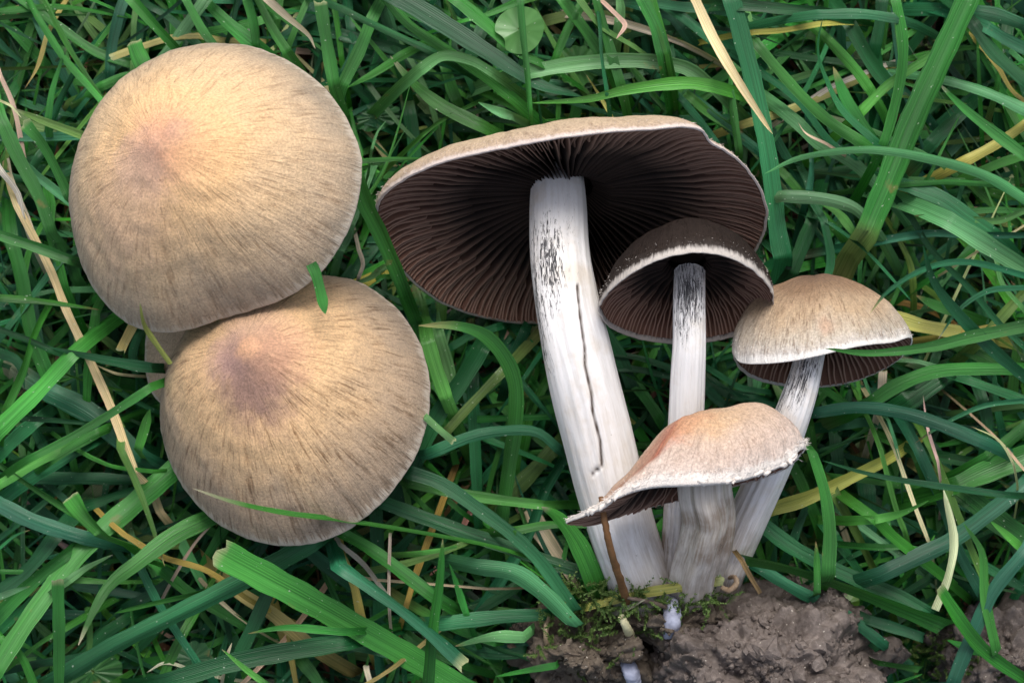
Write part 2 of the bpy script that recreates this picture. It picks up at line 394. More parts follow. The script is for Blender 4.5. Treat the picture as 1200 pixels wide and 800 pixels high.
TAN_A = mat_cap('cap_ochre_felt', [(0.0, (0.66, 0.37, 0.22)), (0.16, (0.70, 0.42, 0.23)), (0.42, (0.70, 0.45, 0.235)), (0.70, (0.57, 0.40, 0.24)), (0.86, (0.44, 0.325, 0.215)), (0.98, (0.30, 0.24, 0.175))], 0.7,
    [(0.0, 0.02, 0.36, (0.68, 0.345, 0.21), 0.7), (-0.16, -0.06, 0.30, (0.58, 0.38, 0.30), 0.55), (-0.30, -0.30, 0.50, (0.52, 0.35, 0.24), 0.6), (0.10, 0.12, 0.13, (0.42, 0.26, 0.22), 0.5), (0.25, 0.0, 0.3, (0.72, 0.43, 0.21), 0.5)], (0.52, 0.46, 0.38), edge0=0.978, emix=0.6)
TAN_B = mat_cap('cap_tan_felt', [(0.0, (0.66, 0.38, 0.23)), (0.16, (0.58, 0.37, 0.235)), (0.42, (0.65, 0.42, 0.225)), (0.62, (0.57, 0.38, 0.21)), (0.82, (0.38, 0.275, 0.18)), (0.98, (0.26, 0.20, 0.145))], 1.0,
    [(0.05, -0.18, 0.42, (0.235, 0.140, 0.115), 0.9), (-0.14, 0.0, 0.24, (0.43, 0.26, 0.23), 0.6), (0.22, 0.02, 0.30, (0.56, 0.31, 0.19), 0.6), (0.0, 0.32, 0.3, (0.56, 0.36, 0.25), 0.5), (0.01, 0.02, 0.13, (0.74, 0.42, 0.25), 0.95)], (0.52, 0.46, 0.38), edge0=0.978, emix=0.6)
TAN_C = mat_cap('cap_grey_felt', [(0.0, (0.56, 0.38, 0.25)), (0.3, (0.54, 0.38, 0.25)), (0.98, (0.48, 0.36, 0.25))], 0.35, [(-0.35, 0.1, 0.25, (0.45, 0.24, 0.18), 0.6)], edge0=0.975)
TAN_D = mat_cap('cap_pale_tan', [(0.0, (0.46, 0.32, 0.19)), (0.5, (0.46, 0.35, 0.22)), (0.85, (0.44, 0.33, 0.23)), (0.98, (0.42, 0.32, 0.25))], 0.6, None, (0.64, 0.56, 0.53), edge0=0.93)
INK = mat_cap('cap_inky_brown', [(0.0, (0.036, 0.022, 0.017)), (0.6, (0.022, 0.016, 0.014)), (0.85, (0.026, 0.019, 0.016)), (1.0, (0.05, 0.042, 0.038))], 0.8, None, (0.60, 0.55, 0.51), edge0=0.93, sheen=0.0, spec=0.06)
BELL = mat_cap('cap_bell_tan', [(0.0, (0.15, 0.082, 0.048)), (0.32, (0.25, 0.155, 0.09)), (0.56, (0.41, 0.295, 0.19)), (0.78, (0.45, 0.385, 0.31)), (0.95, (0.52, 0.48, 0.45))], 1.0, [(0.02, 0.72, 0.12, (0.42, 0.24, 0.15), 0.5)], (0.74, 0.72, 0.69), edge0=0.91)
RUST = mat_cap('cap_rusty_tan', [(0.0, (0.47, 0.335, 0.22)), (0.35, (0.50, 0.36, 0.26)), (0.65, (0.52, 0.40, 0.33)), (0.90, (0.60, 0.51, 0.46))], 0.6,
    [(-0.12, 0.32, 0.40, (0.40, 0.13, 0.085), 1.0), (-0.45, 0.30, 0.40, (0.36, 0.20, 0.13), 0.8), (0.1, 0.25, 0.35, (0.56, 0.36, 0.20), 0.6)], (0.76, 0.71, 0.66), edge0=0.86, efuzz=0.38)
STEM_W = mat_stem('stem_white', (0.82, 0.80, 0.795), (0.60, 0.555, 0.51), 0.42)
STEM_G = mat_stem('stem_grooved', (0.70, 0.65, 0.60), (0.46, 0.38, 0.31), 0.5)

# -- left: caps seen from above
A_RIM = [(81,240),(84,205),(95,168),(118,124),(158,82),(205,58),(250,51),(300,56),(350,79),(394,120),(417,165),(423,200),(416,245),(402,280),(378,315),(342,344),(302,360),(265,371),(225,384),(186,389),(150,378),(115,345),(92,300)]
B_RIM = [(188,465),(200,425),(226,385),(268,352),(315,332),(372,323),(425,333),(470,368),(497,418),(503,465),(494,515),(468,563),(430,603),(385,630),(330,638),(278,625),(232,592),(201,545),(189,505)]
C_RIM = [(170,412),(176,380),(205,352),(250,335),(300,345),(338,385),(340,430),(315,470),(265,496),(215,487),(184,468),(172,442)]
def left_mushroom(rim, cen, apex_px, zc, grad, H, mat, label, seed, umbo, ur, foot):
    base = P(*foot, 0.0)
    root = thing('mushroom', base, label, 'mushroom', 'picked mushrooms')
    r3 = rim3(rim, zc, grad=grad, center=cen); ap = P(*apex_px, zc+H)
    o, R, C, A = cap(root, base, r3, ap, mat, p=1.75, umbo=umbo, umbo_r=ur, seed=seed, lump=0.0008, ragged=0.006, NT_=220, NU=90, lip=0.5, hairs=0)
    top = C + A*0.7
    sc = D/(D-top[2])/K
    f = lambda v: (v[0]/K*D/(D-v[2])+600, 400-v[1]/K*D/(D-v[2]))
    tx, ty = f(top); mx, my = f((top+base)/2)
    stem(root, base, [(tx, ty, top[2], 62), (mx, my, (top[2]+0)/2, 60), (foot[0], foot[1], -0.004, 66)], STEM_W, NS=40, NA=40)
    return root
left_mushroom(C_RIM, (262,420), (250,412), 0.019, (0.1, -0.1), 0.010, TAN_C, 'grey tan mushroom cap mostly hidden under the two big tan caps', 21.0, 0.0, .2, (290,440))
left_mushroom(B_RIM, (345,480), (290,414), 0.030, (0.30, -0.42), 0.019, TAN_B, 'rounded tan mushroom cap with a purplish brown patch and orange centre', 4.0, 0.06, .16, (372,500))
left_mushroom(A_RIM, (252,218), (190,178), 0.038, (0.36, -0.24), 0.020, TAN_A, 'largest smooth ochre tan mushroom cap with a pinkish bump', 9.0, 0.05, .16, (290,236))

# -- right: tuft lying on its side
M1_RIM = [(440,250),(449,228),(478,206),(520,188),(565,177),(612,168),(660,160),(712,153),(760,150),(800,147),(822,152),(836,168),(862,184),(884,208),(897,236),(898,262),(888,290),(868,318),(832,343),(790,360),(740,371),(690,377),(640,379),(592,377),(548,367),(508,349),(475,322),(452,288)]
base = P(760, 715, 0.020)
m1 = thing('mushroom', base, 'biggest upturned mushroom with wide dark gills and a cracked white stem', 'mushroom', 'picked mushrooms')
cap(m1, base, rim3(M1_RIM, 0.031, 0.024, rot=0.10), P(651, 192, 0.0225), TAN_D, p=1.3, seed=2.0, ragged=0.006, ngill=292, gdepth=0.0046, gthk=0.00017, stem_r=0.14, lip=0.7, NT_=292, NU=50, hairs=400, hairlen=0.0004)
stem(m1, base, [(654,205,0.0255,60),(655,240,0.0300,66),(657,300,0.0345,70),(665,360,0.0365,76),(678,420,0.0360,82),(695,490,0.0340,82),(712,560,0.0310,80),(732,630,0.0275,78),(750,680,0.0220,78),(760,712,0.0120,76)], STEM_W,
     marks=[(0.25, 1.95, 0.09, 0.50, 1.25), (0.30, 2.7, 0.15, 0.45, 1.05), (0.20, 1.2, 0.12, 0.6, 0.35), (0.03, 1.5, 0.05, 3.0, 0.5)],
     dirt=lambda t: max(0, (t-0.45)*1.1), crack=[(0.30,1.15),(0.36,1.24),(0.42,1.34),(0.45,1.45),(0.50,1.47),(0.53,1.56),(0.58,1.54),(0.60,1.60),(0.622,1.66),(0.632,2.0)], seed=1.0)

M2_RIM = [(702,364),(706,350),(722,332),(745,315),(775,301),(810,294),(845,297),(875,310),(896,328),(906,346),(903,362),(890,378),(865,392),(835,400),(800,403),(765,400),(735,393),(714,382)]
base = P(795, 715, 0.020)
m2 = thing('mushroom', base, 'mushroom with an inky dark brown cap and pale rim under the wide gills', 'mushroom', 'picked mushrooms')
cap(m2, base, rim3(M2_RIM, 0.042, 0.012), P(805, 278, 0.036), INK, p=1.0, seed=5.0, ragged=0.012, ngill=116, gdepth=0.0026, stem_r=0.22, lip=0.9, NT_=180, NU=50, gthk=0.0002, hairs=200, hairlen=0.0003)
stem(m2, base, [(808,318,0.0390,36),(808,350,0.0415,37),(808,400,0.0410,38),(806,440,0.0390,40),(804,490,0.0360,41),(800,560,0.0315,40),(796,630,0.0265,40),(793,680,0.0215,40),(791,712,0.0120,38)], STEM_W,
     marks=[(0.12, 1.65, 0.085, 1.3, 1.35), (0.20, 2.1, 0.06, 0.7, 0.9), (0.02, 1.5, 0.06, 3, 0.8), (0.5, 0.9, 0.25, 0.25, 0.3)], dirt=lambda t: min(1, max(0, (t-0.45)*3.2)), seed=2.0)

M3_RIM = [(858,412),(868,423),(892,424),(925,421),(960,414),(992,406),(1020,401),(1046,399),(1066,394),(1067,404),(1052,422),(1024,438),(992,449),(955,454),(918,452),(888,445),(868,433)]
base = P(852, 690, 0.020)
m3 = thing('mushroom', base, 'mushroom with a bell shaped cap streaked pale grey and a slanting stem', 'mushroom', 'picked mushrooms')
cap(m3, base, rim3(M3_RIM, 0.036, 0.0125), P(956, 329, 0.033), BELL, umbo=0.05, umbo_r=0.25, p=lambda t: 1.35 + 0.2*math.cos(t), seed=8.0, ragged=0.012, ngill=84, gdepth=0.0026, stem_r=0.22, lip=0.8, NT_=180, NU=60, hairs=260, hairlen=0.0003)
stem(m3, base, [(952,395,0.0360,36),(946,428,0.0395,36),(936,465,0.0395,40),(920,510,0.0365,43),(898,560,0.0330,46),(876,608,0.0295,46),(860,646,0.0265,44),(850,672,0.0235,44),(842,700,0.0130,40)], STEM_W,
     marks=[(0.18, 1.9, 0.10, 0.8, 1.15), (0.24, 2.9, 0.12, 0.5, 1.1), (0.12, 1.0, 0.08, 0.4, 0.8), (0.03, 1.5, 0.05, 3, 0.7)], dirt=lambda t: min(0.95, max(0, (t-0.42)*2.2)), seed=3.0)

M4_RIM = [(666,609),(680,602),(697,594),(712,586),(724,577),(744,569),(766,564),(800,562),(838,560),(868,557),(895,550),(920,540),(940,524),(941,529),(925,545),(898,558),(866,567),(832,576),(798,584),(765,592),(732,601),(700,608),(680,612)]
base = P(818, 705, 0.020)
m4 = thing('mushroom', base, 'short mushroom with a rusty tan cap, frayed white margin and stout stem', 'mushroom', 'picked mushrooms')
_, R4, C4, A4 = cap(m4, base, rim3(M4_RIM, 0.044, 0.0095), P(823, 482, 0.045), RUST, p=1.55, prof=lambda rho, t, e: e*(1-max(0, -math.cos(t))**0.6) + max(0, -math.cos(t))**0.6/(1+(rho/0.50)**6), seed=12.0, ragged=0.030, ngill=84, gdepth=0.0024, stem_r=0.22, lip=2.6, NT_=240, NU=70, hairs=900, hairlen=0.0007, lump=0.0011)
stem(m4, base, [(826,545,0.0430,62),(826,575,0.0425,62),(830,605,0.0390,60),(826,635,0.0345,60),(818,665,0.0290,60),(813,688,0.0240,58),(808,715,0.0120,50)], STEM_G,
     marks=[(0.45, 0.9, 0.2, 0.16, 0.5), (0.6, 1.3, 0.25, 0.12, 0.45)], dirt=lambda t: 0.5+0.45*math.exp(-((t-.35)/.2)**2), seed=4.0, flute=0.0013)
# torn white veil scraps along the margin
vv = []; fc = []; at = []
for h in range(70):
    i = int(random.uniform(0.02, 0.55)*240) % 240
    dens = 0.5 + nz((i*0.11, 0.3, 0.7), 1.0)
    if random.random() > dens*1.3: continue
    e = R4[i]; tg = R4[(i+1) % 240]-R4[i-1]; tg = tg/np.linalg.norm(tg); an = A4/np.linalg.norm(A4)
    L = random.uniform(0.0003, 0.0007)*(0.6+dens); wd = random.uniform(0.0004, 0.0010)
    c0 = e + an*random.uniform(-0.0008, -0.0001) + tg*random.uniform(-.0005, .0005) + np.array([0, 0, -0.0001]); k = len(vv)
    d = -an + rng.normal(0, 0.3, 3); d /= np.linalg.norm(d); s1 = tg; s2 = np.cross(d, tg)
    m_ = 6
    for (f_, q_) in ((-.5, .35), (-.15, 1.0), (.35, .8), (.8, .4)):
        for a in range(m_):
            an_ = 2*math.pi*a/m_; vv.append(c0 + d*L*f_ + (s1*math.cos(an_)+s2*math.sin(an_)*.7)*wd*q_*random.uniform(.7, 1.3)); at.append([1, 0, 1.05])
    vv += [c0-d*L*.6, c0+d*L*random.uniform(.9, 1.3)]; at += [[1, 0, 1.05]]*2
    for l_ in range(3):
        for a in range(m_): fc.append((k+l_*m_+a, k+l_*m_+(a+1) % m_, k+(l_+1)*m_+(a+1) % m_, k+(l_+1)*m_+a))
    for a in range(m_): fc.append((k+(a+1) % m_, k+a, k+4*m_)); fc.append((k+3*m_+a, k+3*m_+(a+1) % m_, k+4*m_+1))
vf = build('veil_scraps', vv, fc, RUST, m4, base, vec={'pol': at}); vf['kind'] = 'stuff'

# ------------------------------------------------------------------ soil clods
def clod(name, cx, cy, rx, ry, zc, rz, mat, label, seed, rough=1.0, res=(190, 110), crumbs=300):
    base = P(cx, cy, 0)
    nu, nv = res; V = []
    for j in range(nv):
        ph = math.pi*(j+0.5)/nv
        for i in range(nu):
            t = 2*math.pi*i/nu
            d = np.array([math.sin(ph)*math.cos(t), math.sin(ph)*math.sin(t), math.cos(ph)])
            p_ = np.array([d[0]*rx*K, d[1]*ry*K, d[2]*rz])
            p_ = p_*(1 + rough*0.20*fbm(d, 1.7, 3, seed))
            nn = d/np.array([rx*K, ry*K, rz]); nn /= np.linalg.norm(nn); w_ = Vector(p_*1000.0) + Vector((seed, 0, 0)); w_ += Vector((fbm(w_*0.3, 1, 2, 3.3), fbm(w_*0.3, 1, 2, 7.7), fbm(w_*0.3, 1, 2, 1.7)))*0.8
            v1 = mn.voronoi(w_/6.5)[0]; v2 = mn.voronoi(w_/2.4)[0]; v3 = mn.voronoi(w_/0.95)[0]
            hgt = 3.4*(0.45-v1[0]) + 1.5*(0.45-v2[0]) + 0.6*(0.45-v3[0]) + 1.1*fbm(w_*0.22, 1, 4, seed)
            p_ = p_ + nn*hgt*0.001*rough
            V.append(P(cx, cy, zc)+p_)
    V = np.array(V); V[:, 2] = np.maximum(V[:, 2], -0.004)
    F = gridfaces(nv, nu, True); F += [tuple(range(nu)), tuple(range((nv-1)*nu, nv*nu))]
    root = thing(name, base, label, 'soil')
    build('clod', V, F, mat, root, base)
    # loose crumbs
    ico = []
    for z_ in (-0.8, 0.0, 0.8):
        for a in range(5): r_ = math.sqrt(max(0, 1-z_*z_)); ico.append((r_*math.cos(a*1.2566+z_), r_*math.sin(a*1.2566+z_), z_))
    ico = np.array(ico+[(0, 0, 1.05), (0, 0, -1.05)]); icf = []
    for l in (0, 1):
        for a in range(5): icf.append((l*5+a, l*5+(a+1) % 5, l*5+5+(a+1) % 5, l*5+5+a))
    for a in range(5): icf.append((10+a, 10+(a+1) % 5, 15)); icf.append(((a+1) % 5, a, 16))
    vv = []; fc = []
    for q_ in range(crumbs):
        j = random.randrange(int(nv*0.6)); i = random.randrange(nu); c = V[j*nu+i]
        if c[2] < 0.001: continue
        r_ = 0.00042*math.exp(random.gauss(0, 0.65)); k = len(vv)
        vv += list(c + ico*r_*rng.uniform(0.6, 1.3, (17, 3))); fc += [tuple(k+x for x in f) for f in icf]
    cr = build('crumbs', vv, fc, mat, root, base, smooth=False); cr['kind'] = 'stuff'
    return V
CL = clod('soil_clump', 895, 780, 140, 90, 0.014, 0.027, M_CLUMP, 'crumbly grey brown soil clump clinging to the mushroom bases', 3.0, 1.1, (340, 200), 900)
clod('soil_clump', 688, 758, 82, 50, 0.010, 0.018, M_DARKSOIL, 'dark rooty soil clump with moss beside the cracked stem base', 14.0, 1.4, (160, 90), 400)
clod('soil_clump', 785, 722, 85, 27, 0.013, 0.0165, M_DARKSOIL, 'thin ledge of dark soil directly under the stem bases', 24.0, 1.2, (120, 70), 150)
clod('soil_clump', 1165, 762, 85, 58, 0.002, 0.013, M_CLUMP, 'low bare earth clump among the blades away from the mushrooms', 31.0, 1.3, (180, 100), 350)

# ------------------------------------------------------------------ grass blades
PAL = {'g': (0.027, 0.160, 0.022), 'l': (0.054, 0.235, 0.036), 'b': (0.016, 0.118, 0.046), 'd': (0.010, 0.080, 0.024),
       'y': (0.36, 0.34, 0.085), 's': (0.56, 0.49, 0.33), 'r': (0.16, 0.085, 0.042), 'p': (0.075, 0.235, 0.085), 'o': (0.09, 0.18, 0.04)}
def blade_mesh(c3, wid, colr, tip, seed, keel=0.28, nsec=5, roll=0.0, tipcol=None):
    """c3: (n,3) centre line, wid: (n,) full width"""
    n_ = len(c3); T = np.gradient(c3, axis=0); T /= np.linalg.norm(T, axis=1)[:, None]+1e-12
    up0 = np.array([0, 0, 1.0]); side = np.cross(T, up0); side /= np.linalg.norm(side, axis=1)[:, None]+1e-9
    up = np.cross(side, T)
    t = np.linspace(0, 1, n_); ang = roll + 0.5*np.sin(t*3+seed*9)*min(1, abs(roll)*2+0.25)
    s2 = side*np.cos(ang)[:, None] + up*np.sin(ang)[:, None]; u2 = -side*np.sin(ang)[:, None] + up*np.cos(ang)[:, None]
    xs = np.linspace(-1, 1, nsec)
    V = np.zeros((n_, nsec, 3)); B = np.zeros((n_, nsec, 3)); Cc = np.ones((n_, nsec, 4))
    s = np.concatenate([[0], np.cumsum(np.linalg.norm(np.diff(c3, axis=0), axis=1))])
    for k, x in enumerate(xs):
        edge = 1 + 0.05*np.sin(s*900+seed*50+x*3)*abs(x)
        V[:, k] = c3 + s2*(wid*0.5*x*edge)[:, None] + u2*((abs(x)-0.5)*keel*wid*0.5)[:, None]
        B[:, k, 0] = x; B[:, k, 1] = s; B[:, k, 2] = seed
    if tip == 'c':
        V[0] += T[0]*rng.uniform(-0.16, 0.16, (nsec, 1))*wid[0]
    Cc[:, :, :3] = colr*(1 + 0.22*np.sin(t*5+seed*40) + 0.12*np.sin(t*13+seed*90))[:, None, None]
    if tipcol is not None:
        f = np.clip(1 - t/(0.035 if tip == 'c' else 0.05 + 0.12*((seed*7.3) % 1)), 0, 1)[:, None, None]
        Cc[:, :, :3] = Cc[:, :, :3]*(1-f) + np.array(tipcol)*f
    return V.reshape(-1, 3), B.reshape(-1, 3), Cc.reshape(-1, 4)

# landmark phrases used in labels
LM = [(250,30,'behind the largest ochre cap'),(45,180,'beside the largest ochre cap'),(90,470,'beside the long bleached straw'),(440,250,'between ochre cap and wide gills'),
      (120,640,'beside the purplish patched cap'),(300,730,'in front of the purplish patched cap'),(560,470,'beside the cracked white stem'),(560,650,'behind the mossy dark soil'),
      (600,50,'around the round clover leaf'),(740,70,'behind the wide gilled cap'),(930,150,'beside the loose straw end'),(1060,120,'around the broad two tone blade'),
      (1130,330,'beyond the bell shaped cap'),(1020,560,'beside the slanting stem'),(950,660,'above the grey brown soil clump'),(1130,700,'over the low bare earth'),(560,760,'in front of the mossy dark soil'),(830,440,'behind the inky capped stem')]
CW = {'g': 'mid green', 'l': 'bright light green', 'b': 'blue green', 'd': 'dark green', 'y': 'yellowed', 's': 'dry straw coloured', 'r': 'rust brown', 'p': 'pale waxy green', 'o': 'olive'}
SPECIAL = {}
def zcap(px, py):
    """height left free under the mushrooms and over the clods"""
    z = np.full(px.shape, 1.0)
    def ell(cx, cy, rx, ry, h):
        d = np.sqrt(((px-cx)/rx)**2 + ((py-cy)/ry)**2); return np.where(d < 1, h, h + (d-1)*0.06)
    for a in ((252,215,175,172,0.012), (345,480,162,160,0.008), (260,420,90,85,0.006), (668,290,232,100,0.003), (805,350,105,70,0.008),
              (962,410,108,60,0.010), (805,560,140,60,0.010), (870,790,165,90,0.004), (690,765,92,58,0.004), (790,710,85,40,0.005), (1165,765,95,66,0.003),
              (690,470,60,80,0.012), (735,620,60,80,0.010), (805,470,40,90,0.014), (900,540,60,90,0.012)):
        z = np.minimum(z, ell(*a))
    return z

NB = 0
def traced(kind, w, L, flags, pts, label=None, keel=None):
    global NB
    NB += 1; sd_ = (NB*0.6180339) % 1.0
    L0, L1 = L; z0, z1 = 0.003+0.0045*L0, 0.003+0.0045*L1
    m = len(pts); wk = w*K*0.84
    p3 = [P(x, y, z0+(z1-z0)*i/(m-1)) for i, (x, y) in enumerate(pts)]
    n_main = max(14, int(np.sum(np.linalg.norm(np.diff(np.array(pts), axis=0), axis=1))/12))
    c = spline(p3, min(n_main, 46))
    # the base end dives into the sward; a blade without a visible tip dives at both ends
    def tail(e, prev, zt):
        d = e-prev; d[2] = 0; d /= np.linalg.norm(d); L_ = min(max(0.005, 0.8*e[2]), 0.015)
        q_ = np.array([e + d*L_*f + np.array([0, 0, -(e[2]-zt)*(f**1.4)]) for f in (0.25, 0.5, 0.75, 1.0)])
        zc_ = zcap(q_[:, 0]/K+600, 400-q_[:, 1]/K); q_[:, 2] = np.minimum(q_[:, 2], zc_); return q_
    if 'k' not in flags: c = np.vstack([c, tail(c[-1], c[-2].copy(), -0.001)])
    tl0 = 0
    if 'n' in flags:
        tt = tail(c[0], c[1].copy(), 0.0)[::-1]; c = np.vstack([tt, c])
    n_ = len(c); t = np.linspace(0, 1, n_)
    tip = 'c' if 'c' in flags else ('n' if 'n' in flags else 'p')
    if tip == 'p': wf = np.clip(t/(0.55 if 'f' not in flags else 0.3), 0.0, 1)**0.62; wf[0] = 0.03
    else: wf = np.ones(n_)
    wf = wf*(1 - 0.12*t + 0.05*np.sin(t*7+sd_*6))
    colr = np.array(PAL[kind])*np.array([random.uniform(.82, 1.2), random.uniform(.86, 1.16), random.uniform(.8, 1.25)])
    tipcol = (0.30, 0.34, 0.17) if tip == 'c' else (colr*1.4 if random.random() < 0.55 else random.choice([(0.36, 0.33, 0.14), (0.26, 0.17, 0.08), (0.45, 0.42, 0.30)]))
    V, B, Cc = blade_mesh(c, wk*wf, colr, tip, sd_, keel=0.62 if 't' in flags else random.choice([-1, 1])*random.uniform(.12, .5), roll=random.gauss(0, 0.28), tipcol=tipcol)
    base = c[-1].copy()
    o = build('grass_blade', V, gridfaces(n_, 5), M_BLADE, None, base, vec={'bl': B}, col={'col': Cc})
    if kind in 'sr' : o.name = 'dry_straw'
    if label is None:
        a = np.array(pts); mid = a[m//2] if m > 2 else a.mean(0)
        ch = np.linalg.norm(a[-1]-a[0]); ln = np.sum(np.linalg.norm(np.diff(a, axis=0), axis=1))
        bend = 'straight' if ch/ln > 0.992 else ('curved' if ch/ln > 0.955 else 'strongly arched')
        ww = 'hair thin' if w < 6 else 'narrow' if w < 12 else 'medium' if w < 20 else 'broad'
        ll = 'short ' if ln < 75 else 'long ' if ln > 190 else ''
        near = min(LM, key=lambda q_: (q_[0]-mid[0])**2+(q_[1]-mid[1])**2)[2]
        lv = 'sunken ' if max(L) <= 2.5 else 'uppermost ' if max(L) >= 6 else ''
        label = f"{lv}{ww} {CW[kind]} {ll}{bend} {'cut ' if tip=='c' else ''}{'straw' if kind in 'sr' else 'grass blade'} {near}"
    tag(o, label, 'straw' if kind in 'sr' else 'grass blade', 'dry straws in the lawn' if kind in 'sr' else 'grass blades of the lawn')
    return o

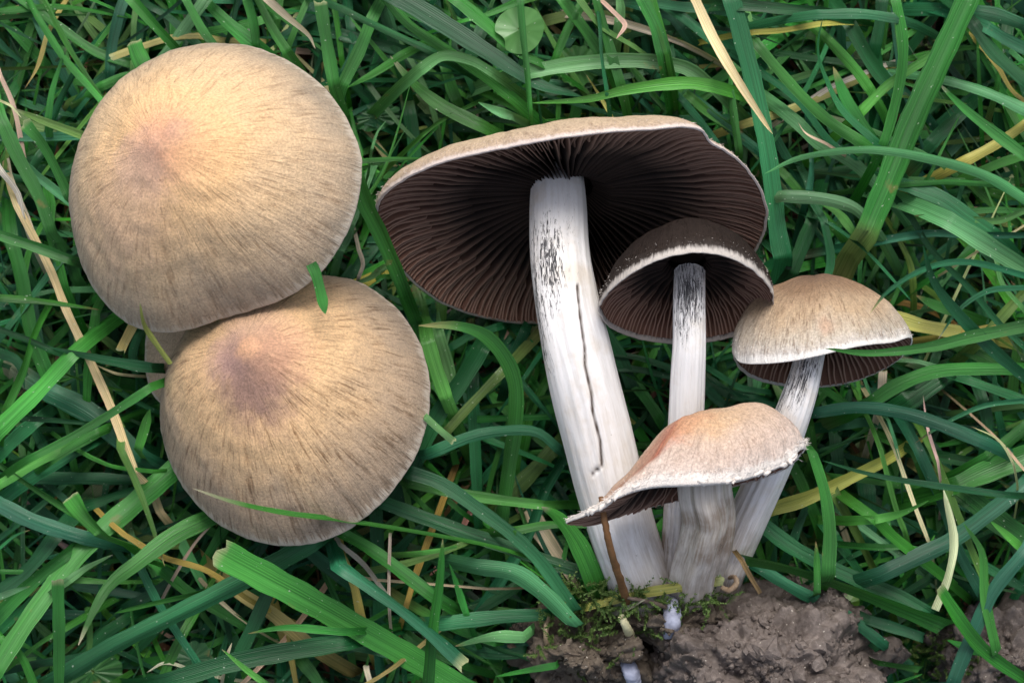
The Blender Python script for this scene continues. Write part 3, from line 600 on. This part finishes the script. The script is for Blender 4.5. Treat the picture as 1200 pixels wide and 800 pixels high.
# kind, width, height level[:level], flags | points (tip first), in 3x enlarged tiles of the lawn; '#' starts a label
TILES = {(0, 0): """
g 28 3 p|460,65 220,25 0,40
g 42 3 n|450,220 330,180 200,90 60,-10
g 25 5 p|375,360 300,260 230,150 150,-5
l 30 4 n|370,370 300,290 220,200 130,60
g 55 5 n|640,195 560,110 450,-10
g 35 5 n|745,160 700,100 640,-10
p 50 4 n|530,235 560,210 640,100 715,-5
g 62 3 n|880,155 800,90 715,10
g 40 4 n|890,160 880,80 855,-10
g 42 5 n|1000,185 940,90 890,-10
s 38 6 p|1095,170 1070,120 1000,60 920,-10#bleached white straw blade with a brown tip beside the largest ochre cap
g 52 6 c|1112,5 1130,120 1160,300
y 32 4 c|385,200 480,165 600,130 690,125
g 68 6 c|465,150 480,190 510,250
o 25 3 n|465,80 462,180 460,290
y 22 3 p|85,310 130,230 160,130
s 20 3 n|0,260 50,380 85,560
o 38 5 p|40,375 150,420 300,475
b 40 3 n|0,475 150,475 300,470
g 55 6 c|85,425 160,520 245,690
g 55 5 n|0,410 70,560 130,670 180,810
p 40 4 n|140,620 230,690 300,740
s 26 5 n|0,590 60,670 80,760
s 13 5 p|120,800 90,730 60,670
g 30 4 p|240,140 185,300 165,420
b 40 3 n|275,230 220,330 180,420
b 45 3 n|415,40 390,150 380,250
b 40 3 n|0,600 80,620 140,540
d 40 2 n|500,0 480,130 470,200
b 60 2 n|1090,30 1020,110 1000,190
s 12 6 p|75,410 40,370 0,350
o 40 2 n|230,460 120,440 60,400
d 50 1 n|60,150 30,250 10,330
b 50 2 n|290,340 350,280 420,210
g 45 3 n|350,300 430,270 520,255
b 45 2 n|120,560 200,600 300,560
b 50 2 n|0,680 40,740 60,820
g 30 2 n|0,700 30,780 40,860
d 45 3 n|540,30 600,70 700,170
g 26 3 n|1160,20 1175,120 1185,200""",
(400, 0): """
d 86 5 p|832,335 680,290 520,190 330,70 180,-20#broad dull green blade slanting down to the wide gilled cap
l 45 4 n|600,345 480,250 330,150 230,80 150,-10
g 55 5 n|690,215 620,180 500,80 390,-10
g 32 6 n|655,395 645,260 630,120 620,-10
p 60 5 n|650,250 800,225 1000,210 1185,232 1290,300
l 52 6 p|660,358 850,345 1000,310 1185,288 1290,300
p 45 5 n|270,245 350,195 450,210 530,255
g 62 4 p|170,195 250,290 350,370 500,445
d 30 5 n|0,30 120,90 310,178
d 50 3 n|0,120 150,160 310,200
l 52 4 n|105,70 60,180 0,300
g 40 4 p|20,305 120,250 205,195
l 20 6 p|240,290 200,440 150,590 80,700
g 22 7 p|290,550 180,552 60,560
g 66 7:4 n|45,590 80,700 135,810 200,960 230,1040
p 12 5 p|155,420 125,460 105,520
g 50 4 n|900,185 850,110 760,-10
g 40 5 n|970,295 930,160 880,-10
o 28 5 n|1020,165 900,90 820,-10
g 55 6 n|1120,190 1090,90 1040,-10
g 30 6 n|1135,190 1110,100 1080,-10
b 20 6 n|925,330 905,200 900,110
s 32 4 n|980,80 1080,110 1190,152
p 42 5 n|965,80 970,30 965,-10
s 24 6 p|955,135 985,90 965,60
p 40 6 p|475,355 540,385 600,405
d 60 2 n|235,390 250,480 255,580
b 50 3 n|1110,40 1150,60 1185,100
b 40 4 n|1090,10 1185,25 1260,30
g 42 3 n|610,5 500,50 420,70
d 50 3 n|140,0 170,100 200,220
g 50 2 n|360,230 380,300 400,350
d 55 2 n|480,120 440,230 470,320
y 18 4 p|850,260 895,330 930,390
l 20 4 n|280,470 330,430 380,400
d 40 3 n|1140,190 1150,320 1160,400
l 34 3 n|560,350 600,370 640,400
g 40 4 n|740,200 780,110 820,40
b 40 2 n|700,290 780,300 850,350
d 40 3 n|30,90 40,180 10,260
g 30 3 n|190,20 260,60 340,90""",
(800, 0): """
g 100 7 nt|640,810 720,620 800,420 900,200 1005,-30#broad two tone blade with a paler half slanting past the bell shaped cap
b 76 5 n|350,900 330,800 300,560 260,350 210,150 165,-20#broad upright blue green blade touching the right rim of the wide gilled cap
s 44 9:6 p|312,465 270,400 180,260 100,120 35,-20#dry bleached straw end lying over the broad upright blue green blade
g 42 6 n|695,505 720,430 755,280 765,140 735,-20
b 38 6 p|490,45 468,170 500,280 560,390 690,510
b 44 6 n|465,50 620,48 750,66
y 24 5 n|250,112 350,105 472,84
g 45 5 n|640,505 520,430 420,340 330,240 255,150
b 28 4 n|600,560 500,480 400,350 270,250 150,170 0,50
p 42 10.5:8.5 p|285,603 420,545 640,520 850,550 1050,610 1200,700#slender pale arching blade lying across the broad two tone blade
p 50 6 n|345,680 480,690 590,720 650,775
g 50 7 p|888,288 970,370 1080,460 1200,550
p 58 5 n|930,278 1060,320 1200,385
d 60 5 n|1010,80 1080,180 1200,290
b 50 5 n|1055,95 1120,135 1200,175
g 48 5 f|522,232 570,350 655,475
l 44 4 n|500,135 590,230 655,315
l 40 5 n|615,392 720,290 880,185
y 36 3 n|210,432 400,370 640,262
d 60 3 n|580,85 650,210 730,315
p 56 4 n|400,425 480,500 600,570 720,685
d 66 3 n|860,500 900,455 960,400
g 24 5 n|780,640 920,632 1060,640
b 68 5 n|795,650 900,690 1000,760 1080,815
p 44 6 p|805,748 900,757 985,810
y 44 4 n|975,562 1090,500 1200,425
l 38 3 n|1040,592 1120,560 1200,535
p 28 5 n|1015,762 1100,765 1200,725
g 40 5 p|165,250 170,350 195,530
b 30 4 n|0,350 60,420 120,500
d 50 3 n|692,0 685,80 670,160
b 58 4 n|1025,40 1100,55 1180,85
b 30 4 n|450,560 448,610 440,665
d 48 5 n|200,18 330,30 480,42
s 22 3 n|440,350 520,300 640,250
l 18 4 p|965,395 900,520 860,600
g 36 3 n|30,340 100,400 180,450
b 40 3 n|90,380 170,450 260,520
s 14 5 p|400,425 430,465 500,500
b 40 4 n|0,60 90,130 160,180
g 60 3 n|1090,290 1100,200 1080,120
y 20 4 n|1100,240 1140,310 1185,350
b 40 3 n|730,280 780,330 830,380
d 40 2 n|500,600 600,590 700,600
g 40 3 n|360,610 420,680 500,760
l 40 4 p|470,700 540,740 590,800
p 22 5 n|700,470 760,500 830,530""",
(0, 265): """
g 44 6 n|250,118 120,70 -10,28
g 32 6 p|345,290 150,262 -10,248
s 36 5:5 n|470,860 450,810 390,640 310,460 230,290 170,140 60,-70#long bleached straw lying beside the two big tan caps
d 44 6 p|172,420 300,450 450,480 530,492
g 60 4 n|165,515 110,370 80,200 40,50
l 44 5 n|110,395 80,500 20,640
l 76 6 n|245,445 130,570 -15,710
g 34 8 n|525,558 400,640 250,730 100,808
b 90 4 n|170,575 300,640 400,720 490,810
b 34 4 n|210,120 130,220 0,390
g 40 4 n|335,290 310,470 300,600
d 50 2 n|262,200 260,400 270,600
y 42 6 c|420,432 440,390 470,330
g 38 7 f|520,635 505,690 480,775
d 28 5 n|0,358 100,395 185,432
g 40 5 n|345,715 270,755 180,810
b 58 3 n|0,790 60,730 120,680
d 24 5 n|110,668 200,674 290,682
g 40 4 n|170,-5 190,80 225,210
l 38 3 n|115,55 95,110 75,190
p 30 3 n|140,232 190,222 240,220
y 22 12.2:9.5 k|485,262 500,340 540,405 592,478#thin yellow green stalk lying over the gap between the tan caps
g 44 11.0 kf|1130,305 1118,250 1098,170 1080,130#short green blade stub lying on the top edge of the purplish patched cap
d 40 3 n|0,440 60,470 100,560
b 50 2 n|120,700 150,760 180,810
s 14 4 p|330,480 400,510 470,520
b 36 3 n|480,380 460,440 470,510
o 36 2 n|250,330 330,370 400,420
g 34 3 n|210,620 240,700 250,800
d 36 3 n|30,60 60,130 100,180
b 30 3 n|400,560 460,600 540,640
s 22 1 n|350,540 430,560 520,570""",
(400, 265): """
g 64 7:4 f|268,345 400,345 500,380 570,460 605,560 600,700 585,800 555,1020#vivid green arched blade bending over beside the cracked white stem
d 80 4 n|490,410 420,530 330,660 255,810
l 60 5 n|298,395 330,500 365,600
o 44 4 n|552,515 470,600 365,715
b 45 6 n|295,792 450,730 570,710 680,715 755,775
p 28 8 c|392,748 340,705 290,660
g 28 3 n|475,670 600,665 745,660
p 56 2 n|335,375 360,460 385,545
d 55 3 n|455,540 462,700 475,990
b 38 2 n|935,440 1040,460 1150,495
b 38 2 n|945,490 1040,500 1150,525
g 50 2 n|1025,555 1060,600 1100,660
b 28 3 n|635,555 680,610 730,670
p 38 4 n|35,-10 20,40 -5,90
p 26 3 n|130,155 100,180 60,195
d 50 2 n|640,360 600,450 580,520
g 40 2 n|700,560 660,640 640,740
d 60 2 n|880,330 960,440 1010,560
s 18 3 n|60,80 75,130 60,180
b 34 2 n|380,420 450,380 540,350""",
(800, 265): """
b 54 11:7 p|834,66 870,190 960,310 1080,430 1210,540#long pointed blue green blade curving past the yellowed blades beyond the bell cap
g 50 10.8:8 p|495,424 650,440 850,420 1000,385 1210,342#pointed green blade crossing in front of the gills of the bell shaped cap
b 28 10.8:7 p|650,302 720,220 850,145 1000,125 1210,178#thin blade arching down onto the shoulder of the bell shaped cap
b 24 7 p|885,395 960,290 1060,225 1180,213
b 40 6 p|795,260 640,90 510,-10
b 35 6 n|500,195 515,110 490,-20
d 60 4 n|375,165 410,80 445,-10
b 34 5 n|675,52 850,25 1000,30 1200,30
p 74 7 n|920,-20 1050,60 1210,160
d 26 5 n|800,-20 870,90 1000,220 1100,340 1200,430
y 60 4 n|735,318 850,350 990,372
y 30 4 n|970,372 1080,352 1190,350
o 50 4 n|1200,215 1130,290 1070,360
g 56 6 n|650,615 750,550 900,500 1140,495
b 54 7 n|455,650 600,630 750,645 900,690 1070,760
b 22 6 p|808,752 900,690 1040,625 1200,603
b 45 4 n|995,533 1100,570 1200,606
g 54 5 n|1055,805 1120,755 1200,690
s 11 8 p|1003,695 1080,730 1120,770 1150,830
s 16 6 p|835,588 850,700 885,815
d 14 5 p|655,722 560,750 475,778
s 34 4 c|695,500 692,545 688,590
p 14 5 n|715,675 735,740 752,805
p 24 5 n|770,468 820,472 870,485
d 90 3 n|775,610 830,570 890,530
g 46 4 n|440,690 448,740 455,805
g 50 4 p|810,240 880,275 960,300
d 50 3 n|1040,600 1060,690 1050,780
b 40 3 n|560,690 640,680 740,700
g 34 3 n|480,560 540,600 600,640
d 44 2 n|100,540 160,580 250,600
d 40 2 n|80,560 130,610 180,640
b 26 2 n|150,530 200,560 260,570
o 30 3 n|770,80 790,130 800,190
g 50 3 n|1010,440 1090,480 1185,500
d 40 3 n|880,450 850,520 800,560
p 22 5 n|1090,120 1110,200 1185,290
s 10 4 n|975,120 1020,90 1060,70
g 40 3 n|760,760 800,780 820,820""",
(0, 530): """
l 84 3:6 n|700,-20 600,62 450,190 320,300 200,440 90,590 -30,775#broad bright green blade running from under the purplish patched cap to the lawn
g 74 8:5 p|272,668 320,560 380,460 480,380 600,290 715,232 800,190#bright twisted green blade with a rounded tip tucked under the purplish patched cap
g 64 9 c|240,150 290,220 355,285
g 47 9:7 c|200,440 205,600 205,810
b 84 6 n|225,775 400,670 600,570 800,470 950,390 1110,295
l 110 8:5 c|760,345 900,420 1050,500 1185,575 1390,690 1600,815#broadest light green blade with a torn square end below the purplish patched cap
g 36 12.6:4 f|668,124 820,175 1000,212 1185,235 1435,275 1685,322 1885,378 2070,432#slender green blade lying across the edge of the purplish patched cap
g 34 6 p|398,557 520,525 680,488
g 34 7 p|860,628 1000,608 1190,622
d 76 6 n|575,795 800,730 1000,690 1200,660
l 30 8 p|770,682 850,750 925,805
b 64 5 n|-5,178 120,240 300,298
g 40 5 n|-5,38 100,110 245,205
l 40 5 n|-5,112 100,50 205,-5
b 60 4 n|55,125 150,60 260,-5
o 34 6 p|572,395 520,230 470,100 418,-10
y 24 5 n|430,283 560,360 720,410 860,508
y 62 4 n|855,500 950,560 1060,655
b 35 5 n|485,395 560,540 695,745
d 55 5 n|935,475 880,600 815,735
d 70 4 n|185,295 100,400 -5,485
g 60 5 n|-5,565 100,460 225,355
p 30 7 p|392,354 300,400 235,445
p 30 6 p|105,463 50,480 -5,502
d 50 3 n|25,90 300,90 510,100
l 18 5 n|318,18 400,50 535,66
g 48 3 n|440,290 650,480 860,605
s 22 4 p|510,762 580,730 690,765
b 14 5 p|105,268 50,290 -5,335
g 20 4 n|-5,412 100,415 210,422
l 30 4 n|245,440 300,445 360,450
s 13 4 n|640,370 680,310 725,258
g 50 4 n|95,690 150,650 210,615
b 60 3 n|1060,330 1120,380 1190,435
s 18 5 p|805,660 790,700 780,740
s 20 3 n|770,520 830,570 900,620
b 40 3 n|320,180 400,150 500,120
d 45 2 n|620,420 560,470 470,520
d 50 2 n|280,720 350,640 420,590
l 50 3 n|1060,740 1085,770 1110,810
g 40 4 n|640,620 600,700 560,790
b 36 3 n|0,620 60,560 130,500
y 40 3 n|980,620 1010,700 1030,800
d 34 3 n|30,760 120,735 220,720
g 36 5 n|0,640 70,700 120,810""",
(400, 530): """
g 66 6 n|-10,275 120,350 320,500
b 68 8 c|430,735 280,600 150,500 -10,390
g 64 9:7 p|352,298 340,450 315,620 298,815#upright bright green blade in front of the mossy dark soil
d 60 5 n|125,165 300,230 500,300 700,370 900,435
b 58 6 n|220,65 350,110 480,200 600,290 700,390 810,550
l 44 5 n|235,105 400,140 560,165 705,182
l 84 8:5 p|695,188 760,230 830,330 895,485#bright green blade with a pale curled tip beside the rust brown root
b 58 3 n|785,-5 700,140 640,300 475,560
p 78 6 n|470,400 600,420 700,490 810,600
g 38 6 p|1015,265 750,250 600,272
b 58 5 n|355,592 550,570 710,563
p 48 7 p|395,672 520,640 635,640
g 30 6 p|535,777 650,755 745,738
g 40 4 n|345,585 450,630 540,660
d 40 4 n|575,695 650,715 730,735
o 28 5 n|195,392 310,360 420,318
s 20 5 n|-5,318 80,390 155,492
y 38 4 n|0,360 40,450 65,560
y 28 4 n|305,295 260,420 228,525
s 13 6 c|170,278 166,400 165,505
s 11 5 n|125,442 300,455 505,472
g 30 5 p|375,385 405,470 435,565
y 18 6 n|185,742 135,775 85,805
o 68 2 n|575,155 650,80 730,-5
s 88 2 n|695,275 740,340 790,410
b 58 2 n|120,200 128,380 132,565
b 48 4 n|-5,655 100,680 210,705
s 24 5 c|85,738 92,770 105,810
d 50 3 n|440,560 520,520 600,470
g 40 3 n|240,640 300,680 380,720
d 50 3 n|480,690 560,700 640,690
l 24 5 n|280,350 350,340 400,330
b 44 3 n|760,620 700,640 620,660""",
(800, 530): """
g 64 7 n|445,-10 490,130 510,270 505,425
g 34 7 f|462,308 465,400 466,490
g 96 6 n|225,372 400,410 600,480 800,560 915,605#broad ridged green blade leaning over the crest of the grey brown soil clump
b 68 5 n|255,235 350,310 450,370 600,440 750,500 860,565
b 48 5 n|265,400 400,480 560,560 705,672
d 28 8 p|485,28 650,75 850,110 1115,146
y 58 4 n|295,200 450,150 695,30
b 68 6 n|1195,105 1050,220 940,300 840,350 685,425
l 44 8 p|855,166 760,210 668,232
l 46 8:5 n|665,228 740,300 860,395
b 58 8 n|1200,335 1080,480 1000,650 935,810
g 54 10:7 c|888,470 960,580 1050,690 1200,795#bright green blade with a cut end slanting over the low bare earth
g 48 8 p|975,245 1040,350 1050,500 1092,695
o 44 4 n|525,135 600,270 695,465
l 24 5 n|688,-10 740,190 772,275
s 19 5 n|738,-10 800,170 852,305
b 54 4 n|815,-10 900,180 960,350 1035,485
o 30 5 n|865,-10 930,150 1000,330 1065,485
s 40 8 fk|905,125 940,300 920,430 875,545#twisted brown withered leaf hanging above the low bare earth
g 90 5 n|1200,10 1050,70 950,115
g 96 4 n|995,155 1100,240 1200,310
l 40 6 p|1068,238 1130,290 1200,355
g 38 6 p|918,650 970,670 1035,692
g 38 5 n|675,728 750,740 825,752
l 30 6 p|832,768 780,785 725,805
b 58 3 n|525,290 570,350 625,425
g 48 3 n|365,15 410,100 455,205
s 13 6 n|1128,-10 1160,30 1195,70
d 78 2 n|640,140 645,220 640,305
b 44 4 n|555,568 610,620 685,682
d 44 5 n|645,580 740,610 835,642
p 28 4 n|688,308 730,340 775,372
r 20 8 nk|205,375 235,430 270,488
g 30 5 n|700,330 770,330 850,340
d 44 3 n|880,420 950,440 1020,500
b 40 4 n|1060,400 1110,430 1185,470
d 40 3 n|700,560 760,500 840,450
b 36 3 n|380,320 400,260 430,190
l 26 5 p|875,285 855,330 830,370
d 50 3 n|930,20 1000,30 1090,20"""}
T_SC = 400/1185.0
for (ox, oy), txt in TILES.items():
    for ln in txt.strip().split('\n'):
        lab = None
        if '#' in ln: ln, lab = ln.split('#')
        h, pp = ln.split('|'); kd, w_, L_, fl = h.split()
        Ls = [float(x) for x in L_.split(':')]; Ls = (Ls[0], Ls[-1])
        pts = [(ox+float(a.split(',')[0])*T_SC, oy+float(a.split(',')[1])*T_SC) for a in pp.split()]
        if lab and len(lab.split()) > 16: print('LONG', lab)
        traced(kd, float(w_)*T_SC, Ls, fl, pts, lab)

# ------------------------------------------------------------------ the rest of the sward (uncountable)
def sward(name, count, kinds, probs, wr, lr, zr, spread, label, cat, nseg=13, seed=1, bias=None):
    r = np.random.default_rng(seed); VV = []; BB = []; CC = []; F = []; off = 0
    ks = r.choice(list(kinds), size=count, p=probs)
    for i in range(count):
        L = r.uniform(*lr); ang = r.uniform(0, 2*math.pi) if bias is None or r.random() < 0.5 else r.normal(bias, 0.5)+(math.pi if r.random() < .5 else 0)
        x0 = 600 + r.uniform(-1, 1)*600*spread; y0 = 400 + r.uniform(-1, 1)*400*(spread*1.15)
        t = np.linspace(0, 1, nseg); cv = r.normal(0, 0.5); a = ang + cv*(t-0.5)
        dx = np.cos(a)*L/nseg; dy = np.sin(a)*L/nseg
        px = x0 + np.cumsum(dx) - L*0.5*math.cos(ang); py = y0 + np.cumsum(dy) - L*0.5*math.sin(ang)
        h = r.uniform(*zr); z = h*np.sin(np.clip(t*1.25, 0, 1.25)*math.pi*0.62)**0.8 - 0.0005
        z = np.minimum(z, zcap(px, py)); s = K*(D-z)/D
        c3 = np.stack([(px-600)*s, (400-py)*s, z], 1)[::-1]
        wd = r.uniform(*wr)*K; tt = np.linspace(0, 1, nseg); wf = np.clip(tt/0.5, 0.03, 1)**0.65 if r.random() < 0.75 else np.ones(nseg)
        colr = np.array(PAL[ks[i]])*np.exp(r.normal(0, 0.16, 3))*math.exp(r.normal(0, 0.12))
        V, B, C_ = blade_mesh(c3, wd*wf, colr, 'n', r.random(), keel=r.uniform(-.4, .4), nsec=3, roll=r.normal(0, 0.35))
        VV.append(V); BB.append(B); CC.append(C_)
        idx = off + np.arange(nseg*3).reshape(nseg, 3)
        q_ = np.stack([idx[:-1, :-1], idx[:-1, 1:], idx[1:, 1:], idx[1:, :-1]], -1).reshape(-1, 4); F.append(q_); off += nseg*3
    o = build(name, np.concatenate(VV), np.concatenate(F).tolist(), M_BLADE, None, None, vec={'bl': np.concatenate(BB)}, col={'col': np.concatenate(CC)})
    tag(o, label, cat, kind='stuff')
    return o
sward('grass', 5200, 'gbdlpyos', [.28, .24, .30, .07, .06, .01, .03, .01], (4, 15), (110, 360), (0.002, 0.012), 1.75, 'dense tangle of green grass blades making up the lawn', 'grass', 13, 5)
sward('grass', 1500, 'gbdlpos', [.30, .22, .18, .15, .10, .03, .02], (2.5, 8), (150, 420), (0.009, 0.019), 1.75, 'fine thin grass blades threaded through the top of the lawn', 'grass', 13, 9)
sward('thatch', 3000, 'srdo', [.16, .44, .25, .15], (2.5, 9), (60, 220), (0.001, 0.006), 1.6, 'thin dead brown stems and thatch lying on the soil under the grass', 'thatch', 7, 6)

# ------------------------------------------------------------------ small plants and debris
def leaf(name, cx, cy, r, z, colr, label, serr=0.0, lobes=9, ax=1.0, rot=0.0, cat='leaf'):
    nr, na = 7, 72; V = []; B = []; base = P(cx, cy, 0.0)
    for i in range(nr):
        f = i/(nr-1)
        for j in range(na):
            t = 2*math.pi*j/na; rr = r*f*(1 + serr*abs(math.sin(t*lobes*0.5))*f + 0.03*math.sin(3*t+1))
            if math.cos(t) < -0.9: rr *= 1 - 0.25*(abs(math.cos(t))-0.9)*10*f
            x, y = rr*math.cos(t), rr*ax*math.sin(t); xr, yr = x*math.cos(rot)-y*math.sin(rot), x*math.sin(rot)+y*math.cos(rot)
            V.append(P(cx+xr, cy-yr, z + K*r*(0.10*f*f + (0.05 if serr else 0.01)*math.sin(t*lobes)*f) - 0.0008*abs(math.sin(t))*f))
            B.append([0.45+(0.10 if serr else 0.03)*math.sin(t*lobes)*f, f*r*K, 0.3+cx*0.001])
    root = thing(name, base, label, cat)
    c4 = np.ones((len(V), 4)); c4[:, :3] = colr
    build('leaf_blade', V, gridfaces(nr, na, True), M_BLADE, root, base, vec={'bl': B}, col={'col': c4})
    e = P(cx, cy, z); tube(None, [e, e*np.array([1, 1, .5])+np.array([.002, .001, 0]), e*np.array([1, 1, 0])+np.array([.004, .003, -.001])], [0.0004]*3, M_MOSS, parent=root, base=base, name='leaf_stalk')
def tube(label, pts, rad, mat, cat=None, group=None, parent=None, base=None, name='root', n=40, na=8, wob=0.0, seed=0.0):
    pts = np.asarray(pts); q = spline(np.hstack([pts, np.asarray(rad)[:, None]]), n); c = q[:, :3]; r = q[:, 3]
    T = np.gradient(c, axis=0); T /= np.linalg.norm(T, axis=1)[:, None]+1e-12
    sd_ = np.cross(T, [0.13, 0.2, 1.0]); sd_ /= np.linalg.norm(sd_, axis=1)[:, None]; up = np.cross(sd_, T)
    V = []
    for i in range(n):
        for j in range(na):
            a = 2*math.pi*j/na; rr = r[i]*(1+wob*nz((math.cos(a), math.sin(a), i*0.5), 1.0, seed))
            V.append(c[i]+(sd_[i]*math.cos(a)+up[i]*math.sin(a))*rr)
    F = gridfaces(n, na, True); F += [tuple(range(na)), tuple(range((n-1)*na, n*na))]
    b = base if base is not None else c[-1].copy()
    o = build(name, V, F, mat, parent, b)
    if label: tag(o, label, cat, group)
    return o
leaf('clover_leaf', 609, 35, 29, 0.0265, (0.075, 0.215, 0.055), 'round pale green clover leaf lying among the grass', 0.0, 8, 0.95, 0.5)
leaf('weed_leaf', 678, 77, 24, 0.014, (0.055, 0.19, 0.045), 'scalloped green weed leaf behind the wide gilled cap', 0.14, 14, 0.9, 0.2)
leaf('weed_leaf', 440, 137, 26, 0.010, (0.03, 0.13, 0.04), 'jagged green weed leaf between the ochre cap and the wide gills', 0.16, 11, 0.55, 0.2)
leaf('weed_leaf', 226, 772, 22, 0.012, (0.035, 0.13, 0.045), 'scalloped dark green weed leaf in front of the purplish patched cap', 0.14, 12, 0.9, 0.2)
leaf('weed_leaf', 108, 787, 34, 0.012, (0.022, 0.10, 0.02), 'round dark green weed leaf beside the upright cut blade', 0.05, 12, 0.7, 0.1)
leaf('weed_leaf', 995, 706, 12, 0.018, (0.09, 0.20, 0.03), 'tiny yellow green seedling leaf on the soil clump slope', 0.0, 6, 0.9, 0.2)

tube('rust brown root strand standing in front of the cracked white stem', [P(704,582,.046), P(709,612,.047), P(716,645,.044), P(727,680,.036), P(737,712,.026)], [.0004,.00055,.0006,.0007,.0007], M_ROOT, 'root', name='root_strand', wob=.3)
tube('pale curled root loop hanging from the mossy dark soil', [P(642,722,.024), P(640,745,.025), P(648,768,.0235), P(665,777,.022), P(680,765,.021), P(684,752,.016)], [.0005,.0005,.0006,.0006,.0005,.0005], mat_plain('tan_root', (.24,.17,.11), (.38,.29,.2), .6, 700), 'root', name='root_strand', wob=.3)
tube('short orange brown root stub poking from the mossy dark soil', [P(694,770,.022), P(684,778,.024), P(672,792,.018)], [.0006,.0006,.0005], M_ROOT, 'root', name='root_strand', wob=.3)
tube('dark thin twig lying under the pale straw at the stem bases', [P(735,700,.031), P(760,705,.031), P(782,712,.029), P(800,722,.022)], [.0003,.0004,.0004,.0003], M_TWIG, 'twig', name='twig', wob=.4)
tube('pale broken straw stub stuck upright in the mossy dark soil', [P(728,722,.031), P(736,738,.029), P(744,757,.018)], [.0006,.0008,.0009], mat_plain('pale_straw', (.45,.42,.24), (.62,.58,.36), .5, 500), 'straw', name='straw_stub', wob=.2)
tube('brown curled scrap at the foot of the slanting stem', [P(846,688,.0300), P(855,691,.031), P(863,684,.031), P(861,676,.0305), P(852,677,.0265)], [.0004,.0005,.0005,.0004,.0003], mat_plain('curl_brown', (.20,.13,.08), (.42,.32,.22), .6, 500), 'scrap', name='curled_scrap', wob=.3)
traced('y', 13, (6.3, 5.2), 'c', [(848,680),(800,687),(750,695),(715,703),(682,712)], 'flat pale yellow straw lying across the bases of the stems')
traced('s', 7, (6.6, 5.2), 'p', [(756,702),(740,710),(720,719)], 'short splintered white straw beside the rust brown root strand')
for (pts, rr, lab) in (([(786,700,.0250),(788,718,.0290),(786,736,.0280),(776,758,.020)], 10*K, 'bluish white stem base showing through a gap in the soil'),
                       ([(732,770,.0225),(739,786,.0258),(745,804,.0225)], 9*K, 'small bluish white fungal knob low in the soil')):
    tube(lab, [P(*p_) for p_ in pts], [rr*.75]+[rr]*(len(pts)-2)+[rr*.8], M_MYC, 'fungus', name='fungal_base', na=24, wob=.14, seed=pts[0][0])

# moss shoots
def moss(spots, label, seed):
    r = np.random.default_rng(seed); vv = []; fc = []
    for (cx, cy, z, n_, sp, ln_) in spots:
        for _ in range(n_):
            a = r.uniform(0, 6.28); x = cx + r.normal(0, sp); y = cy + r.normal(0, sp*0.6); b = P(x, y, z)
            d = np.array([math.cos(a)*.8, math.sin(a)*.8+.3, r.uniform(.3, 1.0)]); d /= np.linalg.norm(d); L = ln_*K*r.uniform(.5, 1.2)
            bend = r.normal(0, .3, 3); m_ = 13
            for j in range(m_):
                t = j/m_; c = b + d*L*t + bend*L*t*t*.5
                for sgn in range(3):
                    q_ = r.normal(0, 1, 3); q_ -= d*np.dot(q_, d); q_ /= np.linalg.norm(q_); l_ = 0.00085*(1-.6*t)
                    s_ = np.cross(d, q_)*0.00014; k = len(vv); e = c + q_*l_*.8 + d*l_*.7
                    vv += [c-s_, c+s_, c+(e-c)*.6+s_*.8, e]; fc += [(k, k+1, k+2), (k, k+2, k+3)]
    o = build('moss', vv, fc, M_MOSS, None, None, smooth=False); tag(o, label, 'moss', kind='stuff')
moss([(700,708,.026,46,22,36), (658,700,.024,24,10,50), (690,745,.026,36,30,28), (742,698,.0290,18,8,40), (820,702,.0285,30,13,34), (770,722,.028,30,24,26)], 'feathery green moss shoots around the mushroom stem bases', 3)
moss([(1120,775,.010,40,34,22), (1160,790,.013,20,20,20), (1090,740,.006,30,26,22)], 'low green moss on the bare earth clump', 4)
moss([(30,90,.004,80,40,26), (1060,60,.005,90,50,26), (330,110,.004,20,30,24), (1110,450,.004,60,50,24)], 'soft dark moss between the grass roots', 5)
